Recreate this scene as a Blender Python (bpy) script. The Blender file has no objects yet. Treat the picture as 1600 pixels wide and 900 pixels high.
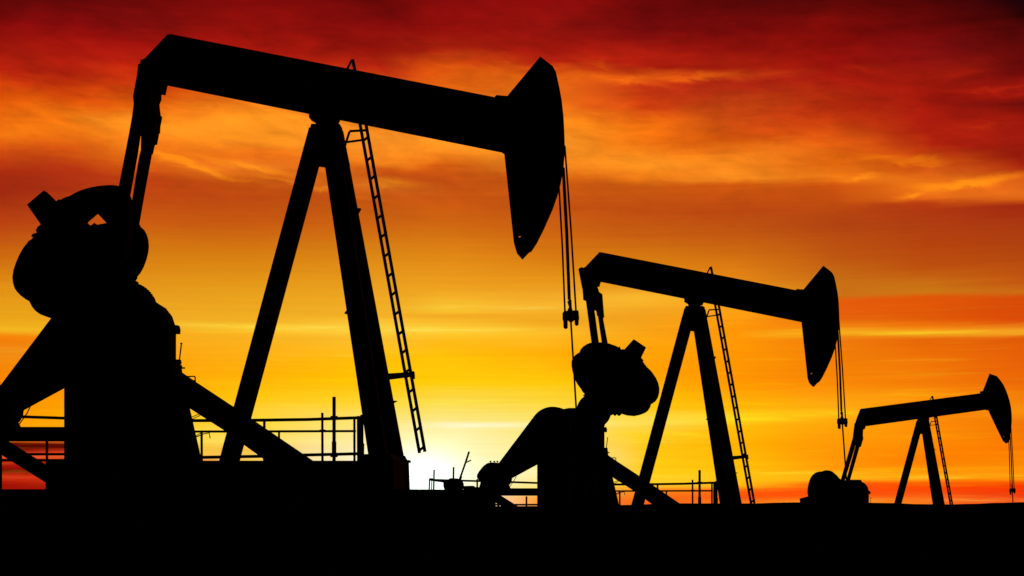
import bpy, bmesh, math, random
from mathutils import Vector, Matrix, noise
from mathutils.geometry import tessellate_polygon
random.seed(4)
S = bpy.context.scene
COL = S.collection
EYE = 1.7            # camera height above the low ground in front
HY, K = 792.0, 2400.0  # horizon row of the photograph and focal length, both in its pixels
rad = math.radians

# ------------------------------------------------------------------ materials
def metal(name, base, rough, rust=0.35, metallic=0.35):
    m = bpy.data.materials.new(name); m.use_nodes = True
    nt = m.node_tree; N = nt.nodes; L = nt.links
    b = N['Principled BSDF']
    tc = N.new('ShaderNodeTexCoord')
    n1 = N.new('ShaderNodeTexNoise'); n1.inputs['Scale'].default_value = 3.0; n1.inputs['Detail'].default_value = 8
    n2 = N.new('ShaderNodeTexNoise'); n2.inputs['Scale'].default_value = 40.0; n2.inputs['Detail'].default_value = 4
    L.new(tc.outputs['Object'], n1.inputs['Vector']); L.new(tc.outputs['Object'], n2.inputs['Vector'])
    r = N.new('ShaderNodeValToRGB')
    r.color_ramp.elements[0].position = 0.45; r.color_ramp.elements[0].color = (*base, 1)
    r.color_ramp.elements[1].position = 0.75
    r.color_ramp.elements[1].color = (base[0]*(1-rust)+0.05*rust, base[1]*(1-rust)+0.018*rust, base[2]*(1-rust)+0.008*rust, 1)
    L.new(n1.outputs['Fac'], r.inputs['Fac']); L.new(r.outputs['Color'], b.inputs['Base Color'])
    mr = N.new('ShaderNodeMapRange'); mr.inputs['To Min'].default_value = rough-0.1; mr.inputs['To Max'].default_value = min(1, rough+0.15)
    L.new(n2.outputs['Fac'], mr.inputs['Value']); L.new(mr.outputs['Result'], b.inputs['Roughness'])
    bp = N.new('ShaderNodeBump'); bp.inputs['Strength'].default_value = 0.15; bp.inputs['Distance'].default_value = 0.01
    L.new(n2.outputs['Fac'], bp.inputs['Height']); L.new(bp.outputs['Normal'], b.inputs['Normal'])
    b.inputs['Metallic'].default_value = metallic
    b.inputs['Specular IOR Level'].default_value = 0.06
    return m
M_FRAME = metal('black_frame_paint', (0.007, 0.0065, 0.0065), 0.85, 0.1, 0.0)
M_CAST = metal('dark_cast_iron', (0.008, 0.007, 0.007), 0.85, 0.12, 0.0)
M_WIRE = metal('dark_steel_wire', (0.015, 0.014, 0.014), 0.7, 0.3, 0.0)
M_RAIL = metal('dark_rail_pipe', (0.014, 0.013, 0.012), 0.75, 0.4, 0.0)

def earth(name, c0, c1, scale):
    m = bpy.data.materials.new(name); m.use_nodes = True
    nt = m.node_tree; N = nt.nodes; L = nt.links; b = N['Principled BSDF']
    tc = N.new('ShaderNodeTexCoord'); n = N.new('ShaderNodeTexNoise'); n.inputs['Scale'].default_value = scale; n.inputs['Detail'].default_value = 10
    L.new(tc.outputs['Object'], n.inputs['Vector'])
    r = N.new('ShaderNodeValToRGB'); r.color_ramp.elements[0].position = .35; r.color_ramp.elements[1].position = .7
    r.color_ramp.elements[0].color = (*c0, 1); r.color_ramp.elements[1].color = (*c1, 1)
    L.new(n.outputs['Fac'], r.inputs['Fac']); L.new(r.outputs['Color'], b.inputs['Base Color'])
    bp = N.new('ShaderNodeBump'); bp.inputs['Strength'].default_value = .6; bp.inputs['Distance'].default_value = .05
    L.new(n.outputs['Fac'], bp.inputs['Height']); L.new(bp.outputs['Normal'], b.inputs['Normal'])
    b.inputs['Roughness'].default_value = 1.0; b.inputs['Specular IOR Level'].default_value = 0.0
    return m
M_SOIL = earth('dark_soil', (0.012, 0.009, 0.007), (0.022, 0.017, 0.013), 2.5)
M_CONC = earth('oil_stained_concrete', (0.015, 0.013, 0.012), (0.03, 0.027, 0.024), 6)
M_HILL = earth('hill_scrub', (0.010, 0.010, 0.008), (0.02, 0.018, 0.013), 0.05)

# ------------------------------------------------------------------ object helpers
def link(name, bm, mat, parent=None, bevel=0.0, smooth=False):
    bmesh.ops.recalc_face_normals(bm, faces=bm.faces)
    me = bpy.data.meshes.new(name); bm.to_mesh(me); bm.free()
    me.materials.append(mat)
    if smooth:
        for p in me.polygons: p.use_smooth = True
    o = bpy.data.objects.new(name, me); COL.objects.link(o)
    if parent: o.parent = parent
    if bevel > 0:
        md = o.modifiers.new('bevel', 'BEVEL'); md.width = bevel; md.segments = 2; md.limit_method = 'ANGLE'; md.angle_limit = rad(40)
    return o
def empty(name, loc, rz, label, cat, group=None):
    o = bpy.data.objects.new(name, None); COL.objects.link(o)
    o.location = loc; o.rotation_euler = (0, 0, rz); o.empty_display_size = .3
    o['label'] = label; o['category'] = cat
    if group: o['group'] = group
    return o
def add_prism(bm, pts, y0, y1, holes=()):
    """pts: local (x,z) outline, extruded from y0 to y1"""
    loops = [list(pts)] + [list(h) for h in holes]
    flat = [p for l in loops for p in l]
    tri = tessellate_polygon([[Vector((p[0], p[1], 0)) for p in l] for l in loops])
    va = [bm.verts.new((p[0], y0, p[1])) for p in flat]
    vb = [bm.verts.new((p[0], y1, p[1])) for p in flat]
    if len(loops) == 1:
        bm.faces.new(va); bm.faces.new(vb[::-1])
    else:
        for t in tri:
            bm.faces.new([va[i] for i in t]); bm.faces.new([vb[i] for i in reversed(t)])
    k = 0
    for l in loops:
        n = len(l)
        for i in range(n):
            a, b = k+i, k+(i+1) % n
            bm.faces.new((va[a], va[b], vb[b], vb[a]))
        k += n
def add_bar(bm, A, B, w, d, w2=None, d2=None):
    """box bar from A to B, w in the machine's plane, d across it"""
    A, B = Vector(A), Vector(B); w2 = w2 or w; d2 = d2 or d
    u = (B-A).normalized()
    Y = Vector((0, 1, 0))
    s = u.cross(Y)
    if s.length < 1e-3: s = Vector((1, 0, 0))
    s.normalize(); t = s.cross(u).normalized()
    vs = []
    for P, ww, dd in ((A, w, d), (B, w2, d2)):
        for a, b in ((-1, -1), (1, -1), (1, 1), (-1, 1)):
            vs.append(bm.verts.new(P + s*a*ww/2 + t*b*dd/2))
    for i in range(4):
        j = (i+1) % 4
        bm.faces.new((vs[i], vs[j], vs[4+j], vs[4+i]))
    bm.faces.new(vs[3::-1]); bm.faces.new(vs[4:])
def add_ibeam(bm, A, B, w, d, tf=0.03, tw=0.03):
    A, B = Vector(A), Vector(B); u = (B-A).normalized(); s = u.cross(Vector((0, 1, 0))).normalized()
    add_bar(bm, A, B, w-2*tf, tw)
    for k in (-1, 1):
        o = s*k*(w/2-tf/2); add_bar(bm, A+o, B+o, tf, d)
def add_tube(bm, pts, r, n=8):
    pts = [Vector(p) for p in pts]
    rings = []
    for i, p in enumerate(pts):
        if i == 0: u = pts[1]-pts[0]
        elif i == len(pts)-1: u = pts[-1]-pts[-2]
        else: u = (pts[i+1]-p).normalized() + (p-pts[i-1]).normalized()
        u.normalize()
        a = u.orthogonal() if i == 0 else (rings_a - u*rings_a.dot(u))
        a.normalize(); rings_a = a; b = u.cross(a)
        rings.append([bm.verts.new(p + (a*math.cos(2*math.pi*k/n)+b*math.sin(2*math.pi*k/n))*r) for k in range(n)])
    for r0, r1 in zip(rings, rings[1:]):
        for k in range(n): bm.faces.new((r0[k], r0[(k+1) % n], r1[(k+1) % n], r1[k]))
    bm.faces.new(rings[0][::-1]); bm.faces.new(rings[-1])
def add_cyl(bm, c, r, y0, y1, n=40):
    add_prism(bm, [(c[0]+r*math.cos(2*math.pi*i/n), c[1]+r*math.sin(2*math.pi*i/n)) for i in range(n)], y0, y1)
def add_bolts(bm, c, R, r, y0, y1, n):
    for i in range(n):
        a = 2*math.pi*(i+.3)/n; add_cyl(bm, (c[0]+R*math.cos(a), c[1]+R*math.sin(a)), r, y0, y1, 6)
def circ(cx, cy, r, a0=0, a1=360, n=36):
    return [(cx+r*math.cos(rad(a0+(a1-a0)*i/n)), cy-r*math.sin(rad(a0+(a1-a0)*i/n))) for i in range(n+(0 if abs(a1-a0) == 360 else 1))]
def smooth_loop(pts, it=1):
    for _ in range(it):
        q = []
        for i in range(len(pts)):
            a, b = pts[i], pts[(i+1) % len(pts)]
            q += [(a[0]*.75+b[0]*.25, a[1]*.75+b[1]*.25), (a[0]*.25+b[0]*.75, a[1]*.25+b[1]*.75)]
        pts = q
    return pts

class Frame:
    """A machine's own upright frame: measures its side elevation off the photograph at real scale."""
    def __init__(s, dist, px, py, yaw, conv=None):
        s.a = rad(yaw); s.conv = conv or (lambda x, y: (x, y)); s.sc = dist/30.0
        x = (px-800)/K*dist
        s.O = Vector((x, dist, EYE + (HY-py)/K*dist))
        s.R = Matrix.Rotation(s.a, 3, 'Z')
    def raw(s, px, py, yl=0.0):
        C = Vector((0, 0, EYE)); d = Vector(((px-800)/K, 1, (HY-py)/K))
        Ri = s.R.transposed(); o = Ri @ (C-s.O); dl = Ri @ d
        t = (yl-o.y)/dl.y
        return o + dl*t
    def p(s, px, py, yl=0.0):
        return s.raw(*s.conv(px, py), yl)
    def poly(s, pts, yl=0.0, conv=True):
        f = s.p if conv else s.raw
        return [(v.x, v.z) for v in (f(a, b, yl) for a, b in pts)]
    def shift(s, pts, dx, dy): return [(a+dx, b+dy) for a, b in pts]

PX = 0.0125  # metres per photograph pixel on the nearest machine; all three are the same size

# ------------------------------------------------------------------ the pumpjack
def make_pump(F, label, cfg):
    root = empty('pumpjack', F.O, F.a, label, 'pumpjack', 'pumpjacks in silhouette')
    P, PO = F.p, F.poly
    def mk(): return bmesh.new()
    # --- walking beam: I section whose tail end is cut at a slant
    A = cfg['beam']   # top tail, top head, bottom head, bottom tail, tail nose
    raw = lambda pts, yl=0: F.poly(pts, yl, False)
    bm = mk(); add_prism(bm, raw(A), -.03, .03)
    tt, th, bh, bt = [F.raw(*A[i]) for i in (0, 1, 2, 3)]
    def inset(a, b, off):
        u = (b-a).normalized(); s = u.cross(Vector((0, 1, 0))); return a+s*off, b+s*off
    sgn = 1 if (inset(tt, th, 1)[0].z < tt.z) else -1
    a, b = inset(tt, th, .021*sgn); add_bar(bm, a+Vector((.008, 0, 0)), b, .04, .36)
    a, b = inset(bt, bh, -.021*sgn); add_bar(bm, a, b, .04, .36)
    for f in (.12, .3, .46, .62, .8):   # web stiffeners
        for y in (-1, 1):
            q0 = tt.lerp(th, f); q1 = bt.lerp(bh, f)
            add_bar(bm, q0.lerp(q1, .06)+Vector((0, y*.1, 0)), q0.lerp(q1, .94)+Vector((0, y*.1, 0)), .025, .13)
    add_bar(bm, tt.lerp(F.raw(*A[4]), .02), tt.lerp(F.raw(*A[4]), .98), .04, .34)
    link('walking_beam', bm, M_FRAME, root, .004)
    # --- horsehead: two cheek plates and the curved front track
    H = cfg['head']; hole = cfg['hole']
    bm = mk(); hl = raw(H); hh = raw(circ(hole[0], hole[1], hole[2], n=12))
    add_prism(bm, hl, -.17, .17, [hh])
    hd = link('horsehead', bm, M_FRAME, root, .006)
    bm = mk(); add_prism(bm, raw(cfg['hinge']), -.2, .2); link('hinge_block', bm, M_CAST, root, .004)
    # --- centre bearing (saddle)
    bm = mk(); add_prism(bm, raw(cfg['saddle']), -.13, .13)
    sx = raw([cfg['saddle'][0]])[0]
    link('center_bearing', bm, M_CAST, root, .006)
    # --- samson post
    q = .33
    tops = {'rear': (497.5, 205, 0), 'near': (514.5, 206, -.12), 'far': (522, 206, .12)}
    bots = {'rear': (357.5, 724, 0), 'near': (593, 725, -1.1), 'far': (618.5, 721, 1.1)}
    for k in ('rear', 'near', 'far'):
        bm = mk(); add_ibeam(bm, P(*tops[k]), P(*bots[k]), q, .3)
        B = P(*bots[k]); add_bar(bm, B+Vector((-.28, 0, .0)), B+Vector((.28, 0, .0)), .05, .42)
        lg = link('leg', bm, M_FRAME, root, .003)
    bm = mk()
    add_prism(bm, PO([(487, 197), (533, 197), (535, 205), (546, 258), (511, 261), (497, 259), (480, 222)]), -.1, .1)
    add_prism(bm, PO([(488, 195.5), (532, 195.5), (533.5, 198), (487, 198)]), -.12, .12)
    link('post_cap', bm, M_FRAME, root, .004)
    for pts, yl in (([(546, 326), (564, 326), (557.5, 338), (550, 341)], .3), ([(538.5, 490), (549, 476), (560, 493)], -.65), ([(606, 625), (612, 626), (621, 626.5), (613, 631), (607, 634)], .88)):
        bm = mk(); add_prism(bm, PO(pts, yl), yl-.06, yl+.06); link('lug', bm, M_FRAME, root)   # lugs welded to the legs
    # --- ladder on the front legs
    lyf, lyn = .24, -.24
    lr = lambda y: (562+(y-191)*.1806, y)
    rr = lambda y: (571.5+(y-193)*.1803 if y > 193 else 571.5+(y-193)*.205, y)
    lw = {1: 1.0, .603: 1.15, .358: 1.35}[F.k]
    bm = mk()
    add_bar(bm, P(*lr(118), lyf), P(655.5, 708, lyf), .06*lw, .05)
    add_bar(bm, P(551, 93, lyn), P(571.5, 193, lyn), .06*lw, .05); add_bar(bm, P(571.4, 192, lyn), P(664, 706, lyn), .06*lw, .052)
    add_bar(bm, P(549.5, 94, lyn), P(540.5, 112, lyn), .035, .04)
    for yy in (lyf, lyn):
        add_bar(bm, P(538, 231, yy), P(546, 206, yy), .04, .04)
        add_bar(bm, P(546, 205, yy), P(573, 203.5, yy), .04, .04)
        add_bar(bm, P(542, 222, yy), P(568, 218.5, yy), .035, .04)
    add_bar(bm, P(607, 588.5, -.2), P(648, 584.5, -.2), .12, .06, .09, .05)
    add_bar(bm, P(607, 588.5, .2), P(640, 586.5, .2), .07, .05, .05, .05)
    add_bar(bm, P(645, 580, -.24), P(647, 592, -.24), .04, .05)
    ld = link('ladder', bm, M_RAIL, root, .002)
    for k in range(19):
        y = 160+30.2*k+(.8 if k % 3 == 0 else 0)
        if y > 706: break
        bm = mk(); add_tube(bm, [P(*lr(y), lyf), P(*rr(y-6.5), lyn)], .026*lw, 8)
        link('rung', bm, M_RAIL, ld)
    # --- bridle, carrier bar and polished rod
    W = cfg['wires']
    for i, (x0, y0, x1, y1, yl) in enumerate(W):
        bm = mk(); a, b = F.raw(x0, y0, yl), F.raw(x1, y1, yl)
        add_tube(bm, [a, a.lerp(b, .5)+Vector((.01, 0, 0)), b], cfg['wr'][i], 8); link('bridle_cable', bm, M_WIRE, root, 0, True)
    cx, cy = cfg['carrier']
    def cp(dx, dy, yl=0): return F.raw(cx+dx*F.k, cy+dy*F.k, yl)
    def cpoly(pts): return F.poly([(cx+a*F.k, cy+b*F.k) for a, b in pts], 0, False)
    bm = mk()
    add_prism(bm, cpoly([(-13, -4), (-10, -8), (-4, -7), (3, -8), (8, -8), (12, -8), (13, 4), (11, 6), (6, 5), (0, 10), (-5, 6), (-13, 6)]), -.1, .1)
    add_prism(bm, cpoly([(-12, 4), (-5, 4), (-5, 18), (-8, 20), (-11.5, 18)]), -.07, .07)
    add_prism(bm, cpoly([(5.5, 4), (12.5, 3), (12, 13), (9, 15), (6, 13)]), -.07, .07)
    add_prism(bm, cpoly([(-5.5, -22), (-3, -26), (1, -25), (1.5, -14), (3, -7), (-6, -7), (-3, -14)]), -.05, .05)
    link('carrier_bar', bm, M_CAST, root, .004)
    rx, ry = cfg['rod']
    bm = mk(); add_tube(bm, [cp(-1.5, -20), cp(0, 8), F.raw(rx, ry, 0)], {1: .018, .603: .024, .358: .028}[F.k], 8)
    link('polished_rod', bm, M_WIRE, root, 0, True)
    # --- pitman arms and equaliser
    for (yl, pts, clev) in cfg['pitman']:
        bm = mk(); add_prism(bm, raw(pts, yl), yl-.07, yl+.07)
        pa = link('pitman_arm', bm, M_FRAME, root, .004)
        bm = mk(); add_prism(bm, raw(clev, yl), yl-.1, yl+.1); link('clevis', bm, M_CAST, pa, .004)
    bm = mk(); add_prism(bm, raw(cfg['tail']), -.2, .2)
    link('equalizer_bearing', bm, M_CAST, root, .005)
    e0, e1 = cfg['eq']
    bm = mk(); add_bar(bm, F.raw(*e0, -.46), F.raw(*e1, .46), .16, .16)
    link('equalizer', bm, M_FRAME, root, .005)
    # --- cranks and counterweights
    for yl, arm, hub, wts in cfg['cranks']:
        bm = mk(); add_prism(bm, raw(arm, yl), yl-.09, yl+.09)
        hc = raw([hub[:2]], yl)[0]; hr = hub[2]*PX
        add_cyl(bm, hc, hr, yl-.13, yl+.13)
        add_bolts(bm, hc, hr*.7, .03, yl-.16, yl-.1, 8)
        if yl > 0: add_bolts(bm, hc, hr*1.01, .022, yl-.05, yl+.05, 64)
        ck = link('crank', bm, M_CAST, root, .005)
        for w in wts:
            hol = None
            if isinstance(w, tuple): w, hol = w
            bm = mk(); wp = raw(smooth_loop(w), yl)
            add_prism(bm, wp, yl-.15, yl+.15, [raw(hol, yl)] if hol else ())
            if hol: link('counterweight', bm, M_CAST, ck, .006); continue
            c0 = (sum(p[0] for p in wp)/len(wp), sum(p[1] for p in wp)/len(wp))
            inner = [(c0[0]+(p[0]-c0[0])*.72, c0[1]+(p[1]-c0[1])*.72) for p in wp]
            add_prism(bm, inner, yl-.18, yl+.18)
            add_bolts(bm, c0, .2, .03, yl-.21, yl+.21, 4)
            link('counterweight', bm, M_CAST, ck, .008)
    for yl, pts in cfg.get('jags', ()):   # clamp plates and bolts along the edges of the cranks
        bm = mk(); add_prism(bm, raw(pts, yl), yl-.05, yl+.05)
        link('clamp_plate', bm, M_CAST, ck)
    # --- gearbox, pedestal, guard, motor
    bm = mk()
    add_prism(bm, PO([(110, 560), (112, 510), (125, 480), (164, 463), (183, 459), (229, 459), (231, 466), (247, 476), (257, 489), (263, 507), (263, 562), (272, 567), (273, 582), (110, 600)], -.28), -.3, .3)
    gb = link('gearbox', bm, M_CAST, root, .02)
    gc = PO([(205, 500)])[0]
    bm = mk(); add_cyl(bm, gc, .2, -.42, .42); link('crankshaft', bm, M_CAST, root, .005)
    bm = mk(); add_prism(bm, PO([(272, 508), (280, 509), (281.5, 515), (281, 522), (272, 522)], .2), .12, .24); link('vent_cap', bm, M_CAST, gb, .003)
    bm = mk(); g3 = .2
    add_tube(bm, [P(283.6, 536, g3), P(280.3, 563, g3)], .014)
    add_tube(bm, [P(281.5, 536.5, g3), P(285, 536.5, g3)], .012)
    add_prism(bm, PO([(273, 562), (282, 562), (283, 567), (280, 572), (285, 584), (272, 584)], g3), g3-.05, g3+.05)
    add_tube(bm, [P(279, 575, g3), P(289, 575, g3)], .016); add_tube(bm, [P(284, 575, g3), P(284, 570.5, g3)], .01)
    link('brake_lever', bm, M_CAST, gb)
    bm = mk()
    add_prism(bm, PO([(103, 598), (103, 722), (303, 722), (286, 645), (278, 608), (272, 575), (262, 560), (150, 552), (103, 560)], -.5), -.5, -.44)
    add_prism(bm, PO([(115, 598), (115, 722), (316, 722), (297, 639), (290, 610), (284, 575), (274, 560), (150, 552), (115, 560)], .5), .44, .5)
    add_prism(bm, PO([(112, 598), (112, 722), (130, 722), (130, 598)]), -.44, .44)
    add_prism(bm, PO([(118, 596), (118, 604), (275, 604), (275, 596)]), -.44, .44)
    add_prism(bm, PO([(275, 645), (295, 722), (301, 722), (283, 645)]), -.44, .44)
    link('pedestal', bm, M_FRAME, root, .004)
    bm = mk(); yg = .62
    x1, y1, r1, x2, y2, r2 = 143, 515, 59, 0, 638, 19
    big = circ(x1, y1, r1, -62, 143, 30); sm = circ(x2, y2, r2, 143, 298, 14)
    add_prism(bm, PO(big+sm, yg), yg-.09, yg+.09)
    link('belt_guard', bm, M_FRAME, root, .006)
    bm = mk()
    mo = [(-45, 636), (-35, 620), (-20, 604), (-4, 600), (12, 604), (26, 620), (30, 645), (20, 662), (-18, 664), (-38, 648)]
    add_prism(bm, PO(smooth_loop(mo), .2), -.25, .5)
    add_prism(bm, PO([(-42, 668), (-36, 645), (18, 648), (28, 668)], .2), -.1, .4)
    for dx in (-14, -4, 4): add_cyl(bm, PO([(dx-4, 598)], .2)[0], .03, .1, .16, 8)
    link('motor', bm, M_CAST, root, .008)
    bm = mk()   # motor platform with its raking props
    add_prism(bm, PO([(-60, 667), (104, 667), (104, 686), (-60, 686)], -.3), -.3, .8)
    add_bar(bm, P(-10, 689, -.2), P(86, 749, -.2), .29, .1)
    add_bar(bm, P(-10, 689, .7), P(86, 749, .7), .29, .1)
    add_prism(bm, PO([(-65, 667), (-50, 667), (-50, 765), (-65, 765)], 0), -.2, .8)
    link('motor_platform', bm, M_FRAME, root, .004)
    bm = mk(); add_tube(bm, [P(47, 636, -.1), P(42, 646, -.1), P(35, 656, -.1), P(27, 667, -.1)], .012); link('oil_hose', bm, M_WIRE, root)
    bm = mk()   # long slanting brace from gearbox to skid
    add_prism(bm, PO([(270, 573), (306, 597.5), (366, 637), (491, 722), (420, 722), (351, 672), (293, 635), (270, 620)]), -.14, .14)
    link('brace', bm, M_FRAME, root, .004)
    bm = mk(); add_tube(bm, [P(289, 588.5), P(304, 588), P(305, 590), P(305, 600)], .014); add_tube(bm, [P(296, 595), P(305, 594.5)], .01)
    link('hand_hold', bm, M_RAIL, root)
    bm = mk()
    for yl in (-.85, .85):
        base = [(78.5, 721.5), (590, 721.5), (590, 773), (78.5, 773)]
        if yl > 0: base = [(95, 720), (600, 720), (600, 714), (632, 712), (636, 720), (639, 772), (95, 772)]
        add_prism(bm, PO(base, yl), yl-.12, yl+.12)
    for xx in (112, 160, 220, 300, 357, 430, 500, 560):
        add_prism(bm, PO([(xx, 724), (xx+14, 724), (xx+14, 763), (xx, 763)]), -.73, .73)
    add_prism(bm, PO([(582, 713), (620, 712), (627, 720), (629, 772), (576, 772)], 0), -1.25, 1.25)
    link('skid_base', bm, M_FRAME, root, .005)
    return root

# ------------------------------------------------------------------ three machines
F1 = Frame(30, 450, 765, -3)
c2 = lambda x, y: (940+.603*(x-268), 395+.603*(y-57))
c3 = lambda x, y: (1442+.358*(x-510), 655+.358*(y-195))
F2 = Frame(30/.603, *c2(450, 765), -20, c2)
F3 = Frame(30/.358, *c3(450, 765), -28, c3)
F1.k, F2.k, F3.k = 1, .603, .358

beam1 = [(268, 57), (790, 158.5), (789, 236.5), (257, 130), (229, 98)]
head1 = [(844.6, 92), (864, 107), (869, 116), (874, 138.6), (878, 160), (880.5, 182), (881.7, 204.7), (882.5, 232), (880.5, 258), (876, 284), (871, 303), (863, 325.6), (849.6, 356), (838, 379), (830, 391), (826, 393), (815.6, 404), (807, 394), (803.5, 382), (788, 238), (792, 155)]
hinge1 = [(774, 155), (777, 152.5), (786, 153.5), (794, 154), (794, 240), (784, 236), (786, 160)]
sad1 = [(484, 172), (484.5, 186), (494, 191.5), (496, 198), (520, 198), (521, 193), (527, 192), (532, 182), (533, 176)]
wires1 = [(873.4, 292, 882.7, 487, .1), (880, 262, 889.5, 468, 0), (882.5, 228, 900, 487, -.1)]
near1_arm = [(44.5, 321), (71, 298.6), (92, 319), (118, 352), (160, 400), (226, 470), (200, 520), (150, 515), (120, 470), (66, 352)]
near1_L = [(68, 354), (62, 366), (52, 377), (42, 386), (31, 406), (23, 430), (25, 449), (33, 461), (47, 470), (60, 482), (86, 486), (118, 468), (140, 440), (118, 400), (96, 352)]
near1_R = [(86, 326), (94, 317), (104, 311), (113, 308.5), (122, 303), (134, 298), (152, 293.5), (170, 291.5), (184, 291.5), (195, 295), (202, 306), (204, 320), (204.5, 340), (204.5, 363), (202, 385), (195, 407), (184, 420), (165, 428), (130, 410), (105, 360)]
slot1 = [(151, 330.5), (133, 346), (143, 355.5), (148.5, 352.5), (150.5, 350), (154, 353.5), (170, 350.5)]
near1_L = near1_L[:8] + [(48, 472), (62, 477), (90, 478)] + near1_L[11:]
far1_R = [(112, 330), (150, 306), (192, 302), (204, 310), (210, 328), (214, 350), (225, 360), (230, 378), (228, 398), (219, 422), (207, 436), (190, 445), (150, 430), (125, 390)]
far1_L = [(60, 400), (42, 440), (48, 469), (56, 485), (70, 495), (90, 498), (115, 487), (150, 450), (130, 380)]
jags1 = [(-.42, [(67, 350), (60, 355), (57, 361), (59, 364), (52, 366), (50, 370), (54, 372), (45, 378), (43, 382), (50, 386), (75, 372)]),
         (.42, [(90, 322), (97, 313), (103, 311), (104, 314), (107, 308.5), (110, 310.5), (114, 306.5), (114.5, 311), (112, 316), (118, 326), (100, 340)]),
         (-.1, [(200, 440), (207, 430), (209, 434), (213, 430.5), (214, 434), (211, 438), (216, 441), (205, 455)])]
jags2 = [(-.42, [(960, 541), (963, 541), (965, 545), (968, 541.5), (970, 547), (974, 545.5), (977, 549), (968, 558)]), (-.42, [(1000, 557), (1005, 563), (1002.5, 567), (1009, 571), (1006, 574), (1010, 577), (998, 578), (990, 565)]),
         (.42, [(909, 610), (914, 616), (911, 618), (917, 621), (915, 624), (920, 627), (928, 620), (918, 606)]), (.42, [(946, 640), (948, 648), (952, 646.5), (955, 649), (957, 647), (961, 650), (963, 647), (967, 650), (972, 646), (964, 636)])]
def far_of(F, pts, yn, yf):
    """the far crank is the same casting as the near one, one crankshaft width further away: its outline as seen in the frame's pixels"""
    out = []
    for a, b in pts:
        v = F.raw(a, b, yn); w = F.R @ Vector((v.x, yf, v.z)) + F.O
        out.append((800+K*w.x/w.y, HY-K*(w.z-EYE)/w.y))
    return out
yN, yF = -.42, .42
cfg1 = dict(beam=beam1, head=head1, hole=(812, 370, 3.2), hinge=hinge1, saddle=sad1, wires=wires1, wr=(.018, .032, .018),
    carrier=(892, 494), rod=(901, 650),
    pitman=[(yN, [(212, 160), (226, 160), (214, 240), (203, 300), (190, 355), (172, 430), (152, 430), (170, 370), (187, 293), (203, 210)],
                 [(218, 102), (232, 100), (238, 150), (230, 190), (208, 188), (211, 165), (210, 152), (216, 120)]),
            (yF, [(226, 205), (239, 205), (236.7, 237), (225, 300), (215.5, 354), (200, 430), (182, 430), (199, 355), (208, 313), (218, 250), (222, 233)],
                 [(225, 150), (246, 158), (247, 178), (251.6, 181), (243.5, 224.5), (240, 225), (236.7, 240), (222, 236), (222.5, 213), (216, 210), (216, 180)])],
    tail=[(224, 98), (236, 94), (258, 128), (254.5, 145), (248, 144), (248, 152), (245, 160), (247, 178), (246, 205), (214, 205), (215, 165), (219, 145), (221, 128)],
    eq=((226, 135), (238, 165)),
    cranks=[(yN, near1_arm, (180, 478, 45), [near1_L, (near1_R, slot1)]),
            (yF, far_of(F1, near1_arm, yN, yF), (*far_of(F1, [(180, 478)], yN, yF)[0], 45), [far1_L, (far1_R, slot1)])], jags=jags1)
m2 = lambda pts: [c2(*p) for p in pts]
near2_arm = [(991, 530.5), (1008.5, 542.5), (1000.5, 559), (985, 590), (952, 650), (905, 645), (930, 600), (975, 548)]
near2_L = [(964, 541), (950, 536), (927, 535), (915, 540), (907, 549), (907, 562), (912, 582), (925, 600), (942, 612), (960, 590), (982, 552), (972, 548)]
near2_R = [(1000, 560), (1008, 572), (1016, 579), (1026, 594), (1029.5, 610), (1025, 625), (1015, 632), (996, 636), (975, 628), (960, 612), (985, 575)]
far2 = lambda q: [(a-12, b+13) for a, b in q]
far2R = lambda q: [(a-12, b+15) for a, b in q]
cfg2 = dict(beam=m2(beam1), head=m2(head1), hole=(*c2(812, 370), 1.9), hinge=m2(hinge1), saddle=m2(sad1),
    wires=[(*c2(a, b), *c2(c, d), e) for a, b, c, d, e in wires1], wr=(.021, .032, .021), carrier=c2(892, 494), rod=(1324, 770),
    pitman=[(yN, [(912, 450), (924, 450), (928, 484), (935, 536), (944, 600), (932, 600), (925, 536), (914, 453)],
                 [(905, 421), (909, 418), (918, 420), (922, 450), (925, 482), (919, 482), (914, 453), (911, 452)]),
            (yF, [(931, 470), (941, 470), (942, 500), (949, 537), (957, 590), (945, 590), (941, 536), (934, 487)],
                 [(922, 440), (934, 455), (940, 459), (942, 484), (943, 496), (934, 494), (933, 487), (928, 484), (920, 480)])],
    tail=[(913, 421), (920, 416), (936.5, 438), (934, 447), (931, 447), (934.6, 458), (936, 470), (914, 470), (912, 440)],
    eq=((915, 440), (930, 455)),
    cranks=[(yN, near2_arm, (928, 642, 27/.603), [near2_L, near2_R]),
            (yF, far2(near2_arm), (920, 655, 27/.603), [far2(near2_L), far2R(near2_R)])], jags=jags2)
head3 = [(1547, 584), (1557, 587.4), (1562, 593.5), (1567, 600.5), (1570.5, 608), (1574, 617), (1577, 627), (1579, 637), (1580, 647), (1580.2, 657), (1579.6, 664.5), (1578.6, 676), (1577, 686), (1575.5, 690), (1572.4, 693), (1568, 689.6), (1556, 665), (1544, 639.5), (1536.6, 611)]
near3_arm = [(1250, 779), (1263, 775.5), (1300, 762), (1340, 772), (1340, 800), (1300, 803), (1252, 796)]
near3_W = [(1263, 775), (1262.5, 766), (1264, 757), (1267, 747), (1272.5, 740), (1279, 737), (1287, 736.5), (1296, 742), (1303, 750), (1307, 765), (1300, 782), (1270, 784)]
near3_V = [(1263, 797), (1298, 790), (1306, 800), (1300, 826), (1284, 834), (1268, 822)]
far3_W = [(1272, 775), (1273, 757), (1277, 745), (1284, 737), (1291, 734.5), (1298, 735.5), (1305, 741), (1313, 750), (1320, 757), (1318, 770), (1300, 782), (1280, 784)]
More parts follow.
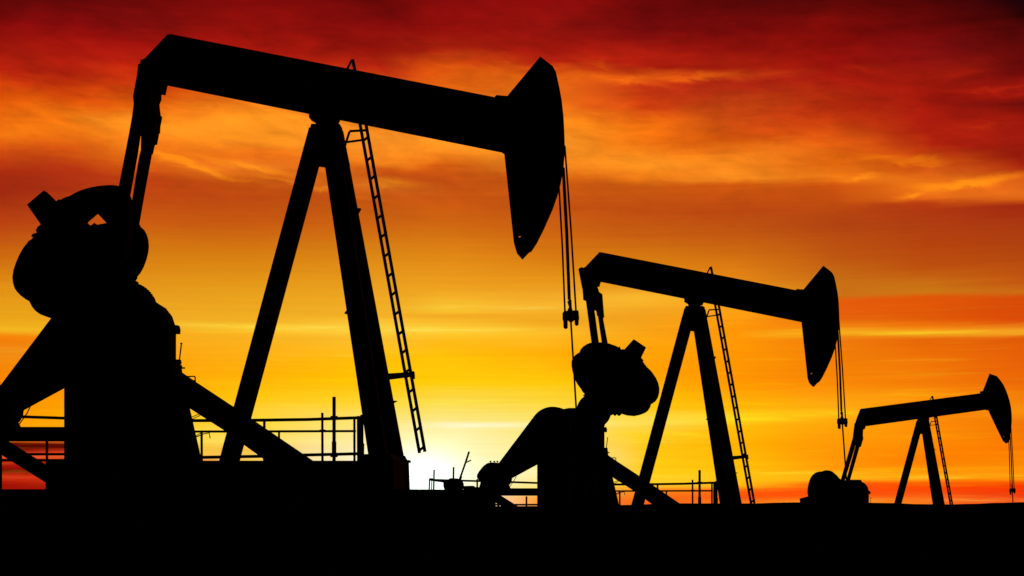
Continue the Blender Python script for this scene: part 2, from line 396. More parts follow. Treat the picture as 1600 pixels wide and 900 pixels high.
cfg3 = dict(beam=[(1346, 639), (1538, 614), (1544, 639.5), (1351, 666), (1338, 660)], head=head3, hole=(1568.3, 682, 1.2),
    hinge=[(1531, 612.5), (1538, 610.5), (1546, 641), (1541, 641), (1536, 618)], saddle=[(1434, 650), (1434.6, 655), (1436, 658.5), (1440, 660), (1448, 660), (1451, 657.5), (1451.5, 650)],
    wires=[(1576.2, 686, 1578.4, 763, .1), (1578.3, 680, 1581.6, 757, 0), (1579.6, 666, 1584.6, 763, -.1)], wr=(.024, .03, .024),
    carrier=(1582, 766), rod=(1583.4, 800),
    pitman=[(yN, [(1334, 680), (1341, 680), (1336.5, 695), (1319, 753), (1310, 785), (1303, 785), (1314, 750)],
                 [(1335.5, 664), (1342, 662), (1345, 680), (1338, 696), (1332, 692), (1333.5, 680)]),
            (yF, [(1339, 690), (1345, 690), (1342.5, 699), (1327, 753), (1319, 780), (1313, 780), (1322, 753)],
                 [(1340, 672), (1347, 677), (1348.4, 685), (1344.5, 698), (1340.5, 699), (1336, 694), (1338, 684)])],
    tail=[(1336.5, 662), (1342, 656), (1351.5, 665), (1350, 670), (1347.5, 671), (1347, 677), (1347, 688), (1336, 690), (1335, 676)],
    eq=((1339, 672), (1344, 682)),
    cranks=[(yN, near3_arm, (1325, 782, 16/.358), [near3_W, near3_V]),
            (yF, [(a+8, b+4) for a, b in near3_arm], (1334, 786, 16/.358), [far3_W])])

make_pump(F1, 'largest pumpjack at the left, its horsehead high over the middle of the view', cfg1)
make_pump(F2, 'middle-sized pumpjack right of centre, beam sloping down to the right', cfg2)
make_pump(F3, 'smallest and farthest pumpjack at the right edge, beam tilted up to the right', cfg3)

# ------------------------------------------------------------------ wellheads under the rods
def wellhead(F, px, ptop, zg, label, rodr=.02):
    top = F.raw(px, ptop, 0)
    W = F.R @ top + F.O
    root = empty('wellhead', (W.x, W.y, zg), F.a, label, 'wellhead', 'wellheads under the pumpjack rods')
    h = W.z - zg
    def turn(bm, prof, n=20):
        rings = [[bm.verts.new((r*math.cos(2*math.pi*k/n), r*math.sin(2*math.pi*k/n), z)) for k in range(n)] for r, z in prof]
        for a, b in zip(rings, rings[1:]):
            for k in range(n): bm.faces.new((a[k], a[(k+1) % n], b[(k+1) % n], b[k]))
        bm.faces.new(rings[0][::-1]); bm.faces.new(rings[-1])
    bm = bmesh.new(); turn(bm, [(.16, -.05), (.16, h*.3), (.24, h*.3), (.24, h*.34), (.12, h*.34), (.12, h*.55), (.2, h*.55), (.2, h*.59), (.1, h*.59), (.1, h*.8)])
    link('casing_head', bm, M_CAST, root, .004)
    bm = bmesh.new(); turn(bm, [(.1, h*.8), (.13, h*.82), (.13, h*.9), (.07, h*.92), (.07, h*.98), (.03, h)]); link('stuffing_box', bm, M_CAST, root, .003)
    bm = bmesh.new(); add_tube(bm, [(.05, 0, h*.7), (.38, 0, h*.7), (.42, 0, h*.66), (.42, 0, .0)], .045, 10); link('flow_line', bm, M_CAST, root)
    bm = bmesh.new(); add_tube(bm, [(-.05, 0, h*.45), (-.3, 0, h*.45)], .045, 10)
    for k in range(10):
        a, b = 2*math.pi*k/10, 2*math.pi*(k+1)/10
        add_tube(bm, [(-.32, .11*math.cos(a), h*.45+.11*math.sin(a)), (-.32, .11*math.cos(b), h*.45+.11*math.sin(b))], .012, 6)
    link('hand_valve', bm, M_CAST, root)
G1, G2, G3 = EYE-.012, EYE-.62, EYE-2.34   # ground levels under the three machines
wellhead(F1, 901.5, 648, G1, 'black wellhead under the largest pumpjack, against the middle machine')
wellhead(F2, 1324, 764, G2, 'wellhead under the middle pumpjack, against the farthest machine')
wellhead(F3, 1583.4, 796, G3, 'wellhead under the farthest pumpjack at the right edge, hidden low behind the rise')

# ------------------------------------------------------------------ safety rails
def railing(F, label, items, group, zfoot, yl, foot_py):
    """items: (part, [(x,y)...], radius)"""
    pts0 = F.p(*items[0][1][0], yl); W = F.R @ Vector((pts0.x, yl, 0)) + F.O
    root = empty('safety_railing', (W.x, W.y, zfoot), F.a, label, 'railing', group)
    off = F.R.transposed() @ (root.location - F.O)
    for it in items:
        name, pts, r = it[:3]; yy = it[3] if len(it) > 3 else yl
        bm = bmesh.new(); add_tube(bm, [F.p(a, b, yy)-off for a, b in pts], r*1.25*(1.15 if F.k < 1 else 1), 8); link(name, bm, M_RAIL, root)
    return root
def rails_long(foot):
    f = foot
    return [('top_rail', [(150, 658), (302, 657.3), (400, 656.6), (480, 655.5), (566, 652.5)], .026),
            ('mid_rail', [(150, 675), (306, 674.3), (430, 674), (556, 673.6)], .019),
            ('toe_rail', [(150, 716), (317, 714.6), (416, 712.8), (476, 711), (558, 709)], .026),
            ('post', [(315, 675), (315.5, f)], .021), ('post', [(413, 656), (413, f)], .023), ('post', [(436, 674), (436, f)], .018),
            ('post', [(503.6, 645), (504, f)], .021), ('clamp', [(499.5, 672.6), (508.5, 672.6)], .016),
            ('post', [(522, 620), (522, f)], .029), ('clamp', [(516.5, 651.5), (527.5, 651.5)], .018), ('clamp', [(516.5, 712.5), (527.5, 712.5)], .02),
            ('sleeve', [(522, 690), (522, 713)], .038),
            ('post', [(553.7, 651), (554, f)], .02), ('post', [(560.5, 650), (561, f)], .032), ('post', [(565.5, 648), (565.5, f)], .027), 
            ('stay_wire', [(569, 656), (579.5, 722)], .009), ('stay_wire', [(571.5, 664), (580.5, 722)], .007), ('sleeve', [(567.5, 693), (567, 718)], .02),
            ('hook', [(299, 652), (312, 646.5)], .007), ('hook', [(300, 655), (315, 648)], .007),
            ('hook', [(306, 683), (318, 678), (327, 676.5), (328.3, 685)], .009), ('hook', [(306, 681), (315, 676)], .007)]
railing(F1, 'pipe railing standing behind the legs of the largest pumpjack', rails_long(765), 'pipe railings behind the pumpjacks', G1+.3, 1.7, 765)
railing(F2, 'pipe railing standing behind the legs of the middle pumpjack', rails_long(765), 'pipe railings behind the pumpjacks', G2, 1.7, 765)
def rails_short(foot, full):
    x0 = -178 if full else -120
    L = [('top_rail', [(x0, 645 if full else 649), (0, 650), (104, 653.5)], .024),
         ('mid_rail', [(-20, 709.7), (104, 709.7)], .021), ('toe_rail', [(-20, 719), (104, 719.3)], .022),
         ('post', [(73.3, 688), (73.3, foot)], .023), ('post', [(.5, 652), (.5, foot)], .03), ('post', [(-54, 643), (-54, foot)], .02)]
    if full:
        L += [('rail_end', [(-178, 643.5), (-170, 643.5)], .025), ('mid_rail', [(-178, 645), (-130, 652)], .022),
              ('post', [(-178, 644), (-181, foot)], .02), ('post', [(-172, 646), (-174, foot)], .014), ('post', [(-166, 619), (-169, foot)], .022), ('post', [(-115.5, 612), (-118, foot)], .024)]
    return L
railing(F1, 'low pipe railing beside the motor platform of the largest pumpjack, at the left edge', rails_short(765, False), 'low railings at the motor ends', G1+.3, 1.3, 765)
railing(F2, 'low pipe railing at the motor end of the middle pumpjack, with upright stakes', rails_short(765, True), 'low railings at the motor ends', G2, 1.3, 765)

# valve, leaning pole and box beside the middle machine's motor
def at2(px, py, yl, off): return F2.raw(px, py, yl)-off
def small(name, px, label, cat):
    v = F2.raw(px, 800, .6); W = F2.R @ Vector((v.x, .6, 0)) + F2.O
    r = empty(name, (W.x, W.y, G2), F2.a, label, cat); return r, F2.R.transposed() @ (r.location-F2.O)
r, off = small('pipe_valve', 709, 'squat dark valve on its pipe between low railing and motor', 'valve')
def pr2(bm, pts, y0, y1):
    add_prism(bm, [((v-off).x, (v-off).z) for v in (F2.raw(a, b, .6) for a, b in pts)], y0-off.y, y1-off.y)
bm = bmesh.new(); pr2(bm, smooth_loop([(696, 752), (702, 751), (706, 747), (713, 747.5), (719, 750), (722, 757), (721, 764), (716, 768), (700, 768), (696, 762)]), .4, .8); link('valve_body', bm, M_CAST, r, .006)
bm = bmesh.new(); pr2(bm, [(704, 765), (712, 765), (712, 823), (704, 823)], .5, .7); link('riser_pipe', bm, M_CAST, r, .01)
bm = bmesh.new(); pr2(bm, [(700, 800), (717, 800), (717, 804), (700, 804)], .42, .78); link('flange', bm, M_CAST, r, .004)
r, off = small('leaning_pole', 722, 'thin pole leaning to the right beside the valve, with a short branch near its top', 'pole')
bm = bmesh.new()
bot = F2.raw(701, 823, .6)-off
add_tube(bm, [F2.raw(733, 705.6, .6)-off, F2.raw(727, 724, .6)-off, F2.raw(718, 749.5, .6)-off, bot], .036); link('pole', bm, M_RAIL, r)
bm = bmesh.new(); add_tube(bm, [F2.raw(726.5, 723, .6)-off, F2.raw(731, 721.5, .6)-off, F2.raw(736, 719, .6)-off], .022); link('branch', bm, M_RAIL, r)
bm = bmesh.new(); add_tube(bm, [F2.raw(721, 744, .6)-off, F2.raw(716, 757, .6)-off], .04); link('sleeve', bm, M_RAIL, r)
r, off = small('junction_box', 737, 'low flat-topped metal box left of the middle pumpjack motor', 'box')
bm = bmesh.new(); pr2(bm, [(727, 759.5), (738, 759), (739, 761), (747, 761), (747, 790), (727, 790)], .4, .8); link('cabinet', bm, M_FRAME, r, .005)
bm = bmesh.new(); pr2(bm, [(730, 790), (733, 790), (733, 823), (730, 823)], .45, .75); pr2(bm, [(741, 790), (744, 790), (744, 823), (741, 823)], .45, .75); link('stand', bm, M_RAIL, r)
bm = bmesh.new(); add_tube(bm, [F2.raw(745, 749, .6)-off, F2.raw(745, 770, .6)-off], .018); link('conduit', bm, M_RAIL, r)

# ------------------------------------------------------------------ ground
def sstep(a, b, x):
    t = max(0, min(1, (x-a)/(b-a))); return t*t*(3-2*t)
def gh(x, y):
    h = -1.7 + 1.688*sstep(24.3, 27.4, y)
    h += -.608*sstep(40, 45, y) - 1.72*sstep(62, 72, y)
    n = noise.noise(Vector((x*.35, y*.35, 0)))*.10 + noise.noise(Vector((x*1.7, y*1.7, 3)))*.03
    amp = 1-sstep(25.8, 27.2, y)
    return h + n*amp + EYE
ys = [-400, -120, -40, -10, 0, 6, 12, 16, 19] + [20+.25*i for i in range(33)] + [29, 31, 34, 37, 40, 41, 42, 43, 44, 45, 50, 56, 62, 64, 66, 68, 70, 72, 80, 95, 120, 200, 400, 900, 2000, 4500]
xs = [-4500, -2000, -900, -400, -150, -60, -30, -20] + [-16+.25*i for i in range(129)] + [20, 30, 60, 150, 400, 900, 2000, 4500]
bm = bmesh.new()
V = [[bm.verts.new((x, y, gh(x, y))) for x in xs] for y in ys]
for j in range(len(ys)-1):
    for i in range(len(xs)-1): bm.faces.new((V[j][i], V[j][i+1], V[j+1][i+1], V[j+1][i]))
g = link('ground', bm, M_SOIL, None, 0, True); g['kind'] = 'structure'
# concrete pad under the nearest machine
ztop = EYE + (HY-764.6)/K*27.6
xr = (769.5-800)/K*27.6
bm = bmesh.new()
n = 60; x0, x1 = -16.0, xr
front = [(x0+(x1-x0)*i/n) for i in range(n+1)]
def padv(x, y, z): return bm.verts.new((x, y, z))
rows = []
for (y, z) in ((27.45, EYE-.6), (27.58, ztop-.03), (27.61, ztop), (33.2, ztop), (33.25, EYE-.6)):
    rows.append([padv(x, y, z + (noise.noise(Vector((x*1.3, y, z)))*.006 if z > EYE else 0)) for x in front])
for a, b in zip(rows, rows[1:]):
    for i in range(n): bm.faces.new((a[i], a[i+1], b[i+1], b[i]))
bm.faces.new([r_[0] for r_ in rows]); bm.faces.new([r_[-1] for r_ in rows][::-1])
bm.faces.new([rows[0][0], rows[-1][0], rows[-1][-1], rows[0][-1]])
g = link('concrete_pad', bm, M_CONC); g['kind'] = 'structure'
# far low hills
prof = [(-900, 789), (-300, 790), (0, 790.5), (300, 790.5), (700, 791), (850, 790.8), (940, 790), (985, 788.8), (1030, 787.2), (1065, 786.4), (1120, 786.6), (1180, 786.5), (1215, 785.3), (1245, 784.9), (1290, 785.2), (1350, 785.4), (1395, 786), (1430, 787.6), (1480, 788), (1520, 787.2), (1560, 785.6), (1600, 784.6), (1700, 784), (2300, 787)]
DH = 1500.0
def hillz(px):
    for (a, b), (c, d) in zip(prof, prof[1:]):
        if a <= px <= c:
            t = (px-a)/(c-a); t = t*t*(3-2*t); return EYE + (HY-(b+(d-b)*t))/K*DH
    return EYE
bm = bmesh.new(); rows = []
pxs = [-900+10*i for i in range(321)]
for f, dy in ((0, -260), (.55, -120), (.9, -40), (1, 0), (.85, 60), (.4, 200), (0, 400)):
    row = []
    for px in pxs:
        top = hillz(px) + (noise.noise(Vector((px*.05, 0, 0)))*.12); base = EYE-2.9
        row.append(bm.verts.new(((px-800)/K*DH, DH+dy, base+(top-base)*f)))
    rows.append(row)
for a, b in zip(rows, rows[1:]):
    for i in range(len(pxs)-1): bm.faces.new((a[i], a[i+1], b[i+1], b[i]))
g = link('hills', bm, M_HILL, None, 0, True); g['kind'] = 'structure'

# ------------------------------------------------------------------ sunset sky
SUN_AZ, SUN_EL = math.atan((655-800)/K), math.atan((HY-742)/K)
w = bpy.data.worlds.new('World'); S.world = w; w.use_nodes = True
nt = w.node_tree; N = nt.nodes; L = nt.links; N.clear()
def node(t, **k):
    n = N.new(t)
    for a, b in k.items(): setattr(n, a, b)
    return n
def inp(s, v):
    if isinstance(v, (int, float)): s.default_value = v
    elif isinstance(v, tuple): s.default_value = v
    else: L.new(v, s)
def math_(op, a, b=0.0, c=None, clamp=False):
    n = node('ShaderNodeMath', operation=op, use_clamp=clamp); inp(n.inputs[0], a); inp(n.inputs[1], b)
    if c is not None: inp(n.inputs[2], c)
    return n.outputs[0]
def smooth_(v, a, b):
    n = node('ShaderNodeMapRange', interpolation_type='SMOOTHSTEP'); inp(n.inputs['Value'], v)
    n.inputs['From Min'].default_value = a; n.inputs['From Max'].default_value = b; return n.outputs['Result']
def lin_(v, a, b, c=0.0, d=1.0):
    n = node('ShaderNodeMapRange'); inp(n.inputs['Value'], v)
    for k, x in zip(('From Min', 'From Max', 'To Min', 'To Max'), (a, b, c, d)): n.inputs[k].default_value = x
    return n.outputs['Result']
tc = node('ShaderNodeTexCoord'); sp = node('ShaderNodeSeparateXYZ'); L.new(tc.outputs['Generated'], sp.inputs[0])
X, Y, Z = sp.outputs
hyp = math_('SQRT', math_('ADD', math_('MULTIPLY', X, X), math_('MULTIPLY', Y, Y)))
az = math_('MULTIPLY', math_('ARCTAN2', X, Y), K)           # azimuth along the horizon
el = math_('MULTIPLY', math_('DIVIDE', Z, math_('MAXIMUM', hyp, .02)), K)  # height above it
def tex(sx, sy, detail=6, rough=.55, seed=0.0, tilt=0.0, dist=0.0):
    cb = node('ShaderNodeCombineXYZ')
    a = math_('ADD', math_('MULTIPLY', az, 1/sx), math_('MULTIPLY', el, tilt/sx))
    b = math_('ADD', math_('MULTIPLY', el, 1/sy), math_('MULTIPLY', az, tilt/sy))
    inp(cb.inputs[0], a); inp(cb.inputs[1], b); cb.inputs[2].default_value = seed
    n = node('ShaderNodeTexNoise'); n.inputs['Scale'].default_value = 1.0; n.inputs['Detail'].default_value = detail; n.inputs['Roughness'].default_value = rough; n.inputs['Distortion'].default_value = dist
    L.new(cb.outputs[0], n.inputs['Vector']); return math_('SUBTRACT', n.outputs['Fac'], .5)
low = smooth_(el, 360, 620)      # 0 near the horizon where cloud lies in flat bars, 1 up high
n_big = tex(300, 110, 3, .5, 1.3, .05, .4)
n_mid = tex(120, 38, 4, .55, 5.1, .08, .4)
n_str = tex(240, 10, 4, .6, 9.7)
warp = math_('ADD', math_('MULTIPLY', math_('MULTIPLY', n_big, 70), low), math_('MULTIPLY', math_('MULTIPLY', n_mid, 34), low))
warp = math_('ADD', warp, math_('MULTIPLY', n_str, 11))
elw = math_('ADD', el, warp)
azw = math_('ADD', az, math_('MULTIPLY', tex(200, 50, 3, .55, 3.3, .05), 110))
def s2l(c):
    return tuple((v/255/12.92 if v/255 <= .04045 else ((v/255+.055)/1.055)**2.4) for v in c)
EMAX = 900.0
cols = {
 0: [(0,95,5,5),(40,130,8,8),(80,150,18,8),(110,175,30,10),(130,205,60,8),(150,222,85,5),(180,230,105,10),(210,235,115,15),(240,205,75,15),(270,175,45,15),(300,160,40,15),(350,185,65,15),(400,205,105,15),(450,225,145,20),(500,235,165,25),(515,242,182,32),(528,245,125,5),(550,240,140,20),(580,245,130,0),(620,255,145,0),(664,255,160,0),(683,255,150,30),(688,235,110,30),(692,100,2,0),(702,65,0,0),(706,190,30,10),(713,235,85,40),(719,200,25,15),(728,175,15,8),(737,115,3,0),(744,225,55,25),(750,175,20,8),(762,150,12,4)],
 110: [(0,95,5,5),(40,130,8,8),(80,155,18,8),(110,178,32,10),(130,205,55,8),(150,225,88,8),(175,235,108,12),(210,238,118,15),(240,215,85,15),(270,180,50,15),(300,170,48,15),(350,190,72,15),(400,208,110,15),(450,226,148,20),(500,236,165,25),(515,244,184,32),(530,245,135,8),(580,248,138,0),(650,255,165,0),(680,255,165,20),(688,220,80,20),(692,105,2,0),(702,75,0,0),(706,215,50,20),(713,240,95,45),(719,200,25,15),(728,175,15,8),(737,125,5,0),(744,215,50,20),(762,160,15,5)],
 200: [(0,100,5,5),(30,115,8,8),(60,155,15,10),(90,175,28,10),(120,200,50,10),(140,220,80,8),(160,235,105,15),(190,252,145,30),(215,245,130,25),(240,235,115,20),(260,215,90,15),(280,185,60,15),(310,190,70,15),(350,200,90,15),(400,215,125,15),(450,228,150,25),(500,240,170,35),(540,250,165,20),(580,255,155,5),(620,255,170,0),(650,255,190,10),(690,255,200,20),(708,255,190,60),(716,225,70,20),(725,230,80,20),(785,200,50,10)],
 400: [(0,135,8,8),(40,150,15,8),(80,170,22,10),(120,190,40,10),(150,235,110,20),(180,252,150,30),(220,252,145,30),(245,235,110,20),(265,240,125,30),(280,205,85,15),(310,188,72,15),(350,200,90,15),(400,215,125,15),(450,230,155,25),(500,242,175,35),(512,253,205,50),(526,250,178,30),(580,255,175,5),(620,255,195,10),(660,255,215,60),(690,253,225,100),(700,245,195,75),(715,250,205,90),(785,250,210,110)],
 600: [(0,95,4,4),(40,125,8,8),(80,150,18,8),(110,180,35,12),(140,215,80,15),(180,245,130,25),(220,250,145,35),(250,245,130,25),(263,205,85,15),(275,190,75,15),(290,210,105,25),(310,190,80,15),(350,205,100,15),(400,220,135,20),(450,235,160,30),(495,245,180,40),(512,253,205,60),(530,252,190,45),(560,255,190,5),(600,255,200,0),(630,255,215,50),(660,250,230,130),(700,255,245,190),(740,255,255,245),(785,255,255,250)],
 700: [(0,130,8,8),(40,145,12,8),(80,165,30,10),(110,210,80,10),(140,225,100,15),(200,250,145,30),(240,250,140,30),(262,205,88,12),(275,190,75,15),(310,200,85,15),(350,205,100,15),(400,225,135,20),(450,238,160,30),(483,250,198,50),(493,245,170,35),(515,253,205,50),(535,255,185,20),(560,255,195,5),(600,255,205,10),(630,250,220,80),(657,252,232,130),(664,255,247,195),(672,254,238,160),(700,255,246,185),(740,255,253,215),(785,255,253,210)],
 850: [(0,140,10,8),(40,145,15,10),(80,165,22,10),(100,185,35,12),(120,230,100,15),(160,235,110,20),(200,250,140,25),(240,252,150,35),(270,240,125,25),(283,205,90,15),(320,195,80,15),(360,205,100,15),(400,215,120,15),(440,232,150,25),(480,248,180,45),(500,240,165,30),(520,253,190,40),(550,255,175,5),(600,255,200,10),(630,252,215,60),(655,251,226,105),(664,254,238,150),(674,250,228,115),(700,252,235,140),(740,253,240,170),(765,255,225,110),(776,252,165,50),(790,250,150,40)],
 1000: [(0,115,6,6),(40,105,6,8),(60,125,10,8),(80,165,25,10),(105,172,27,10),(118,215,78,15),(130,188,42,15),(160,200,60,12),(190,235,110,12),(220,240,115,15),(260,250,145,30),(278,238,120,20),(288,205,90,15),(330,190,75,15),(370,200,95,15),(410,215,125,15),(440,230,140,20),(465,250,185,45),(490,240,160,30),(540,255,165,10),(580,255,160,0),(620,255,190,5),(640,254,200,20),(660,255,225,90),(678,255,208,40),(700,255,200,20),(740,255,205,20),(756,255,212,45),(765,250,140,30),(785,245,100,25)],
 1150: [(0,90,5,5),(40,125,8,8),(70,145,15,8),(105,170,30,10),(118,200,58,15),(130,175,35,15),(160,190,60,15),(190,205,75,15),(220,215,85,10),(250,245,130,25),(280,248,140,30),(289,205,85,12),(330,185,70,15),(370,195,90,15),(400,210,110,15),(440,235,140,20),(455,245,165,30),(480,250,160,20),(510,255,150,5),(560,255,150,0),(600,255,150,0),(640,255,185,5),(655,255,215,30),(665,255,195,10),(690,255,180,0),(740,255,190,10),(757,255,190,20),(764,255,100,10),(778,250,78,10),(786,253,120,25)],
 1300: [(0,75,4,4),(30,120,8,5),(60,125,8,5),(100,150,15,8),(140,170,28,10),(170,180,42,10),(190,200,60,12),(215,205,75,12),(240,225,95,15),(260,225,100,12),(280,235,120,20),(292,200,80,12),(330,185,70,15),(350,175,65,15),(400,190,85,15),(440,200,110,20),(462,205,110,20),(470,230,90,10),(497,230,98,10),(512,240,130,15),(520,248,182,32),(528,240,120,10),(560,240,125,5),(600,250,135,5),(645,255,180,20),(660,255,165,10),(700,255,150,5),(735,255,150,10),(748,255,180,20),(757,255,72,5),(775,255,78,10),(783,255,150,30)],
 1450: [(0,70,2,2),(20,85,3,3),(50,120,8,8),(80,125,12,12),(110,150,22,8),(140,150,18,8),(170,165,25,10),(200,165,30,10),(230,170,30,10),(250,195,65,12),(270,220,100,20),(290,235,115,20),(308,230,105,20),(318,182,55,15),(350,175,60,15),(380,180,65,12),(420,190,80,12),(456,205,120,20),(464,225,85,5),(497,225,90,5),(510,240,120,10),(520,250,182,35),(528,230,100,5),(560,240,115,5),(600,245,125,5),(616,250,145,10),(640,250,125,5),(680,255,145,5),(720,255,125,0),(745,255,160,10),(760,250,62,0),(784,250,110,25)],
 1600: [(0,15,0,5),(20,35,0,0),(50,90,5,5),(80,100,6,6),(105,110,8,8),(137,172,24,12),(150,110,10,8),(180,150,20,8),(210,160,25,10),(240,155,25,10),(262,170,35,12),(275,215,85,20),(300,230,110,25),(312,215,95,15),(320,165,40,15),(350,170,55,15),(400,180,70,12),(440,195,85,15),(456,205,110,20),(465,215,75,5),(502,220,75,5),(520,250,172,35),(528,225,90,5),(560,230,95,5),(600,238,105,5),(644,250,145,10),(660,240,115,5),(700,250,120,0),(745,255,150,10),(758,250,60,0),(772,240,50,10),(784,245,90,30)],
}
fac = math_('DIVIDE', elw, EMAX, clamp=True)
def ramp(px, st):
    n = node('ShaderNodeValToRGB'); cr = n.color_ramp; cr.interpolation = 'LINEAR'
    ca = math.cos(math.atan((px-800)/K))
    st = sorted([((HY-y)*ca/EMAX, s2l((r_, g_, b_))) for y, r_, g_, b_ in st])
    while len(st) > 31:   # a ramp holds 32 stops: leave out the one that matters least
        def err(i):
            (p0, c0), (p1, c1), (p2, c2_) = st[i-1:i+2]; t = (p1-p0)/max(1e-6, p2-p0)
            return sum(abs(c1[k]**.45-(c0[k]+(c2_[k]-c0[k])*t)**.45) for k in range(3))*(p2-p0)**.5
        st.pop(min(range(1, len(st)-1), key=err))
    st.append((1.0, (.012, .001, .002)))
    cr.elements[0].position = max(0, st[0][0]); cr.elements[0].color = (*st[0][1], 1)
    cr.elements[1].position = st[-1][0]; cr.elements[1].color = (*st[-1][1], 1)
    for p_, c_ in st[1:-1]:
        e = cr.elements.new(p_); e.color = (*c_, 1)
    L.new(fac, n.inputs['Fac']); return n.outputs['Color']
keys = sorted(cols); A = lambda px: math.atan((px-800)/K)*K
cur = ramp(keys[0], cols[keys[0]])
for a, b in zip(keys, keys[1:]):
    m = node('ShaderNodeMix', data_type='RGBA'); L.new(lin_(azw, A(a), A(b)), m.inputs[0])
    L.new(cur, m.inputs[6]); L.new(ramp(b, cols[b]), m.inputs[7]); cur = m.outputs[2]
# fine texture of the cloud: brightness up and down in streaks, larger billows above
fine = tex(70, 24, 7, .66, 12.0, .08, .5); bars = tex(500, 6, 3, .55, 21.0); bill = tex(150, 60, 4, .55, 30.0, .1, .6)
mod = math_('ADD', 1.0, math_('ADD', math_('MULTIPLY', math_('MULTIPLY', fine, low), .75), math_('MULTIPLY', bars, .16)))
mod = math_('ADD', mod, math_('MULTIPLY', math_('MULTIPLY', bill, low), .95))
def vscale(c, f):
    n = node('ShaderNodeVectorMath', operation='SCALE'); L.new(c, n.inputs[0]); inp(n.inputs['Scale'], f); return n.outputs[0]
def vadd(a, b):
    n = node('ShaderNodeVectorMath', operation='ADD'); L.new(a, n.inputs[0]); L.new(b, n.inputs[1]); return n.outputs[0]
wisp = math_('MULTIPLY', math_('MAXIMUM', math_('SUBTRACT', tex(180, 7, 5, .6, 55.0), .05), 0.0), math_('SUBTRACT', 1.0, smooth_(el, 200, 420)))
cur = vscale(cur, mod)
def rgb(c):
    n = node('ShaderNodeCombineXYZ'); [setattr(n.inputs[i], 'default_value', c[i]) for i in range(3)]; return n.outputs[0]
cur = vadd(cur, vscale(rgb((.05, .38, .01)), wisp))
def blob(px, py, rx, ry, tilt=0.0, warpx=0.0, warpy=0.0):
    ca = math.cos(math.atan((px-800)/K))
    dx = math_('SUBTRACT', az, A(px)); dy = math_('SUBTRACT', el, (HY-py)*ca)
    if warpx: dx = math_('ADD', dx, math_('MULTIPLY', n_mid, warpx))
    if warpy: dy = math_('ADD', dy, math_('MULTIPLY', fine, warpy))
    dy = math_('ADD', dy, math_('MULTIPLY', dx, tilt))
    q = math_('ADD', math_('POWER', math_('ABSOLUTE', math_('DIVIDE', dx, rx)), 2.0), math_('POWER', math_('ABSOLUTE', math_('DIVIDE', dy, ry)), 2.0))
    return math_('EXPONENT', math_('MULTIPLY', q, -1.0))
# bright wisps and bars of cloud, (place, size, slope, colour added)
W_ = [(1070, 121, 75, 4.5, -.02, .22, .06, 0), (935, 103, 30, 5, .3, .12, .03, 0), (985, 127, 50, 4, .12, .18, .05, 0), (1350, 108, 25, 5, .1, .07, .005, 0),
      (1495, 112, 20, 7, 0, .07, .003, 0), (1560, 138, 60, 4, 0, .12, .006, 0), (1530, 195, 40, 4, 0, .07, .008, 0),
      (1435, 252, 45, 6, .05, .22, .10, 0), (1480, 287, 55, 6, .03, .2, .10, 0), (1545, 280, 45, 6, -.15, .2, .10, 0), (1430, 303, 20, 4, -.2, .22, .12, 0), (1370, 244, 40, 5, .02, .15, .06, 0), (1350, 277, 40, 3, 0, .15, .08, 0),
      (270, 248, 70, 4, .25, .2, .1, 0), (400, 262, 70, 5, .16, .2, .1, 0), (480, 290, 90, 4, .16, .16, .08, 0), (330, 268, 60, 3, .2, .16, .08, 0), (610, 285, 45, 6, .08, .14, .07, 0),
      (400, 510, 110, 2.5, 0, .0, .12, .03), (640, 515, 180, 4, 0, 0, .12, .05), (790, 481, 90, 2.5, 0, 0, .14, .04), (100, 517, 60, 3, 0, 0, .08, 0), (1450, 520, 170, 2.6, 0, .0, .12, 0), (1180, 655, 70, 3.5, 0, 0, .12, 0), (1080, 680, 60, 3, .02, 0, .1, .01), (770, 664, 120, 2.5, 0, 0, .02, .2),
      (1230, 740, 110, 4, 0, 0, .16, .01), (1500, 746, 150, 4, 0, 0, .16, .01), (1400, 734, 120, 3, 0, 0, .10, 0), (1250, 762, 90, 2, 0, 0, .10, 0), (1500, 781, 160, 2.5, 0, 0, .16, .02), (1480, 616, 120, 2, 0, 0, .10, 0), (1230, 600, 90, 2, 0, 0, .08, 0),
      (1250, 648, 110, 3.5, 0, 0, .12, 0), (1450, 642, 80, 2.5, 0, 0, .08, 0), (1030, 690, 60, 2.5, 0, 0, .1, .02), (1000, 745, 70, 3, 0, 0, .08, .02), (1130, 632, 60, 2.5, 0, 0, .1, 0), (330, 575, 60, 2, 0, 0, .06, .01), (520, 555, 60, 2, 0, 0, .08, .02), (40, 548, 60, 2.5, 0, 0, .08, .01)]
brk = math_('ADD', .6, math_('MULTIPLY', tex(110, 5, 5, .6, 41.0), 6.0), clamp=True)
for px, py, rx, ry, tl, r_, g_, b_ in W_:
    hi = py < 330
    cur = vadd(cur, vscale(rgb((r_, g_, b_)), math_('MULTIPLY', blob(px, py, rx, ry, tl, 90 if hi else 0, 34 if hi else 9), 1.0 if hi else brk)))
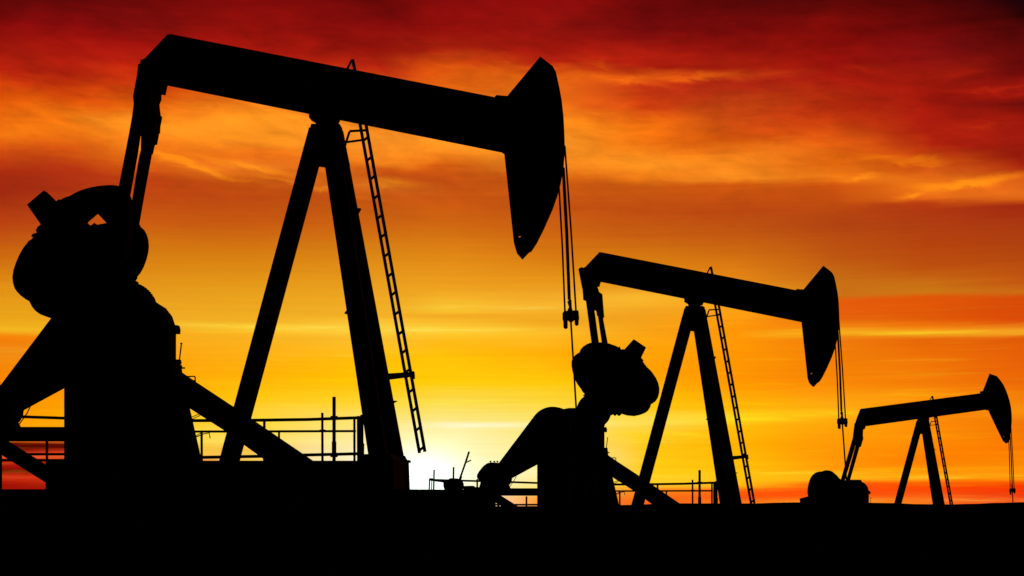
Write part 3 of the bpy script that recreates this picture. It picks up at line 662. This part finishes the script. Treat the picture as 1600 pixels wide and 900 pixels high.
# the glow where the sun is going down
cur = vadd(cur, vscale(rgb((.32, .56, .68)), blob(664, 752, 58, 44)))
cur = vadd(cur, vscale(rgb((.0, .03, .03)), blob(680, 735, 90, 60)))
# the sky darkens away from the sunset side
side = math_('ADD', .01, math_('MULTIPLY', smooth_(math_('DIVIDE', Y, math_('MAXIMUM', hyp, .02)), .55, .93), .99))
cur = vscale(cur, side)
bg = node('ShaderNodeBackground'); L.new(cur, bg.inputs['Color']); bg.inputs['Strength'].default_value = 1.0
sky = node('ShaderNodeTexSky', sky_type='NISHITA'); sky.sun_disc = False; sky.sun_elevation = SUN_EL; sky.sun_rotation = SUN_AZ
bg2 = node('ShaderNodeBackground'); L.new(sky.outputs['Color'], bg2.inputs['Color']); bg2.inputs['Strength'].default_value = .0006
ad = node('ShaderNodeAddShader'); L.new(bg.outputs[0], ad.inputs[0]); L.new(bg2.outputs[0], ad.inputs[1])
out = node('ShaderNodeOutputWorld'); L.new(ad.outputs[0], out.inputs['Surface'])

w.cycles.sampling_method = 'MANUAL'; w.cycles.sample_map_resolution = 256
S.cycles.max_bounces = 3; S.cycles.diffuse_bounces = 2; S.cycles.glossy_bounces = 2
# low sun behind the machines
sl = bpy.data.lights.new('sun', 'SUN'); sl.energy = .06; sl.angle = rad(.5); sl.color = (1, .72, .42)
so = bpy.data.objects.new('sun', sl); COL.objects.link(so)
d = Vector((math.sin(SUN_AZ)*math.cos(SUN_EL), math.cos(SUN_AZ)*math.cos(SUN_EL), math.sin(SUN_EL)))
so.rotation_euler = d.to_track_quat('Z', 'Y').to_euler(); so.location = (0, 60, 30)

# ------------------------------------------------------------------ camera
cam = bpy.data.cameras.new('camera'); cam.sensor_width = 36; cam.lens = 36*K/1600; cam.shift_y = (HY-450)/1600
cam.clip_start = .1; cam.clip_end = 8000
co = bpy.data.objects.new('camera', cam); COL.objects.link(co); co.location = (0, 0, EYE); co.rotation_euler = (rad(90), 0, 0)
S.camera = co
S.view_settings.view_transform = 'Standard'; S.view_settings.look = 'None'; S.view_settings.exposure = 0; S.view_settings.gamma = 1
S.view_settings.use_curve_mapping = False
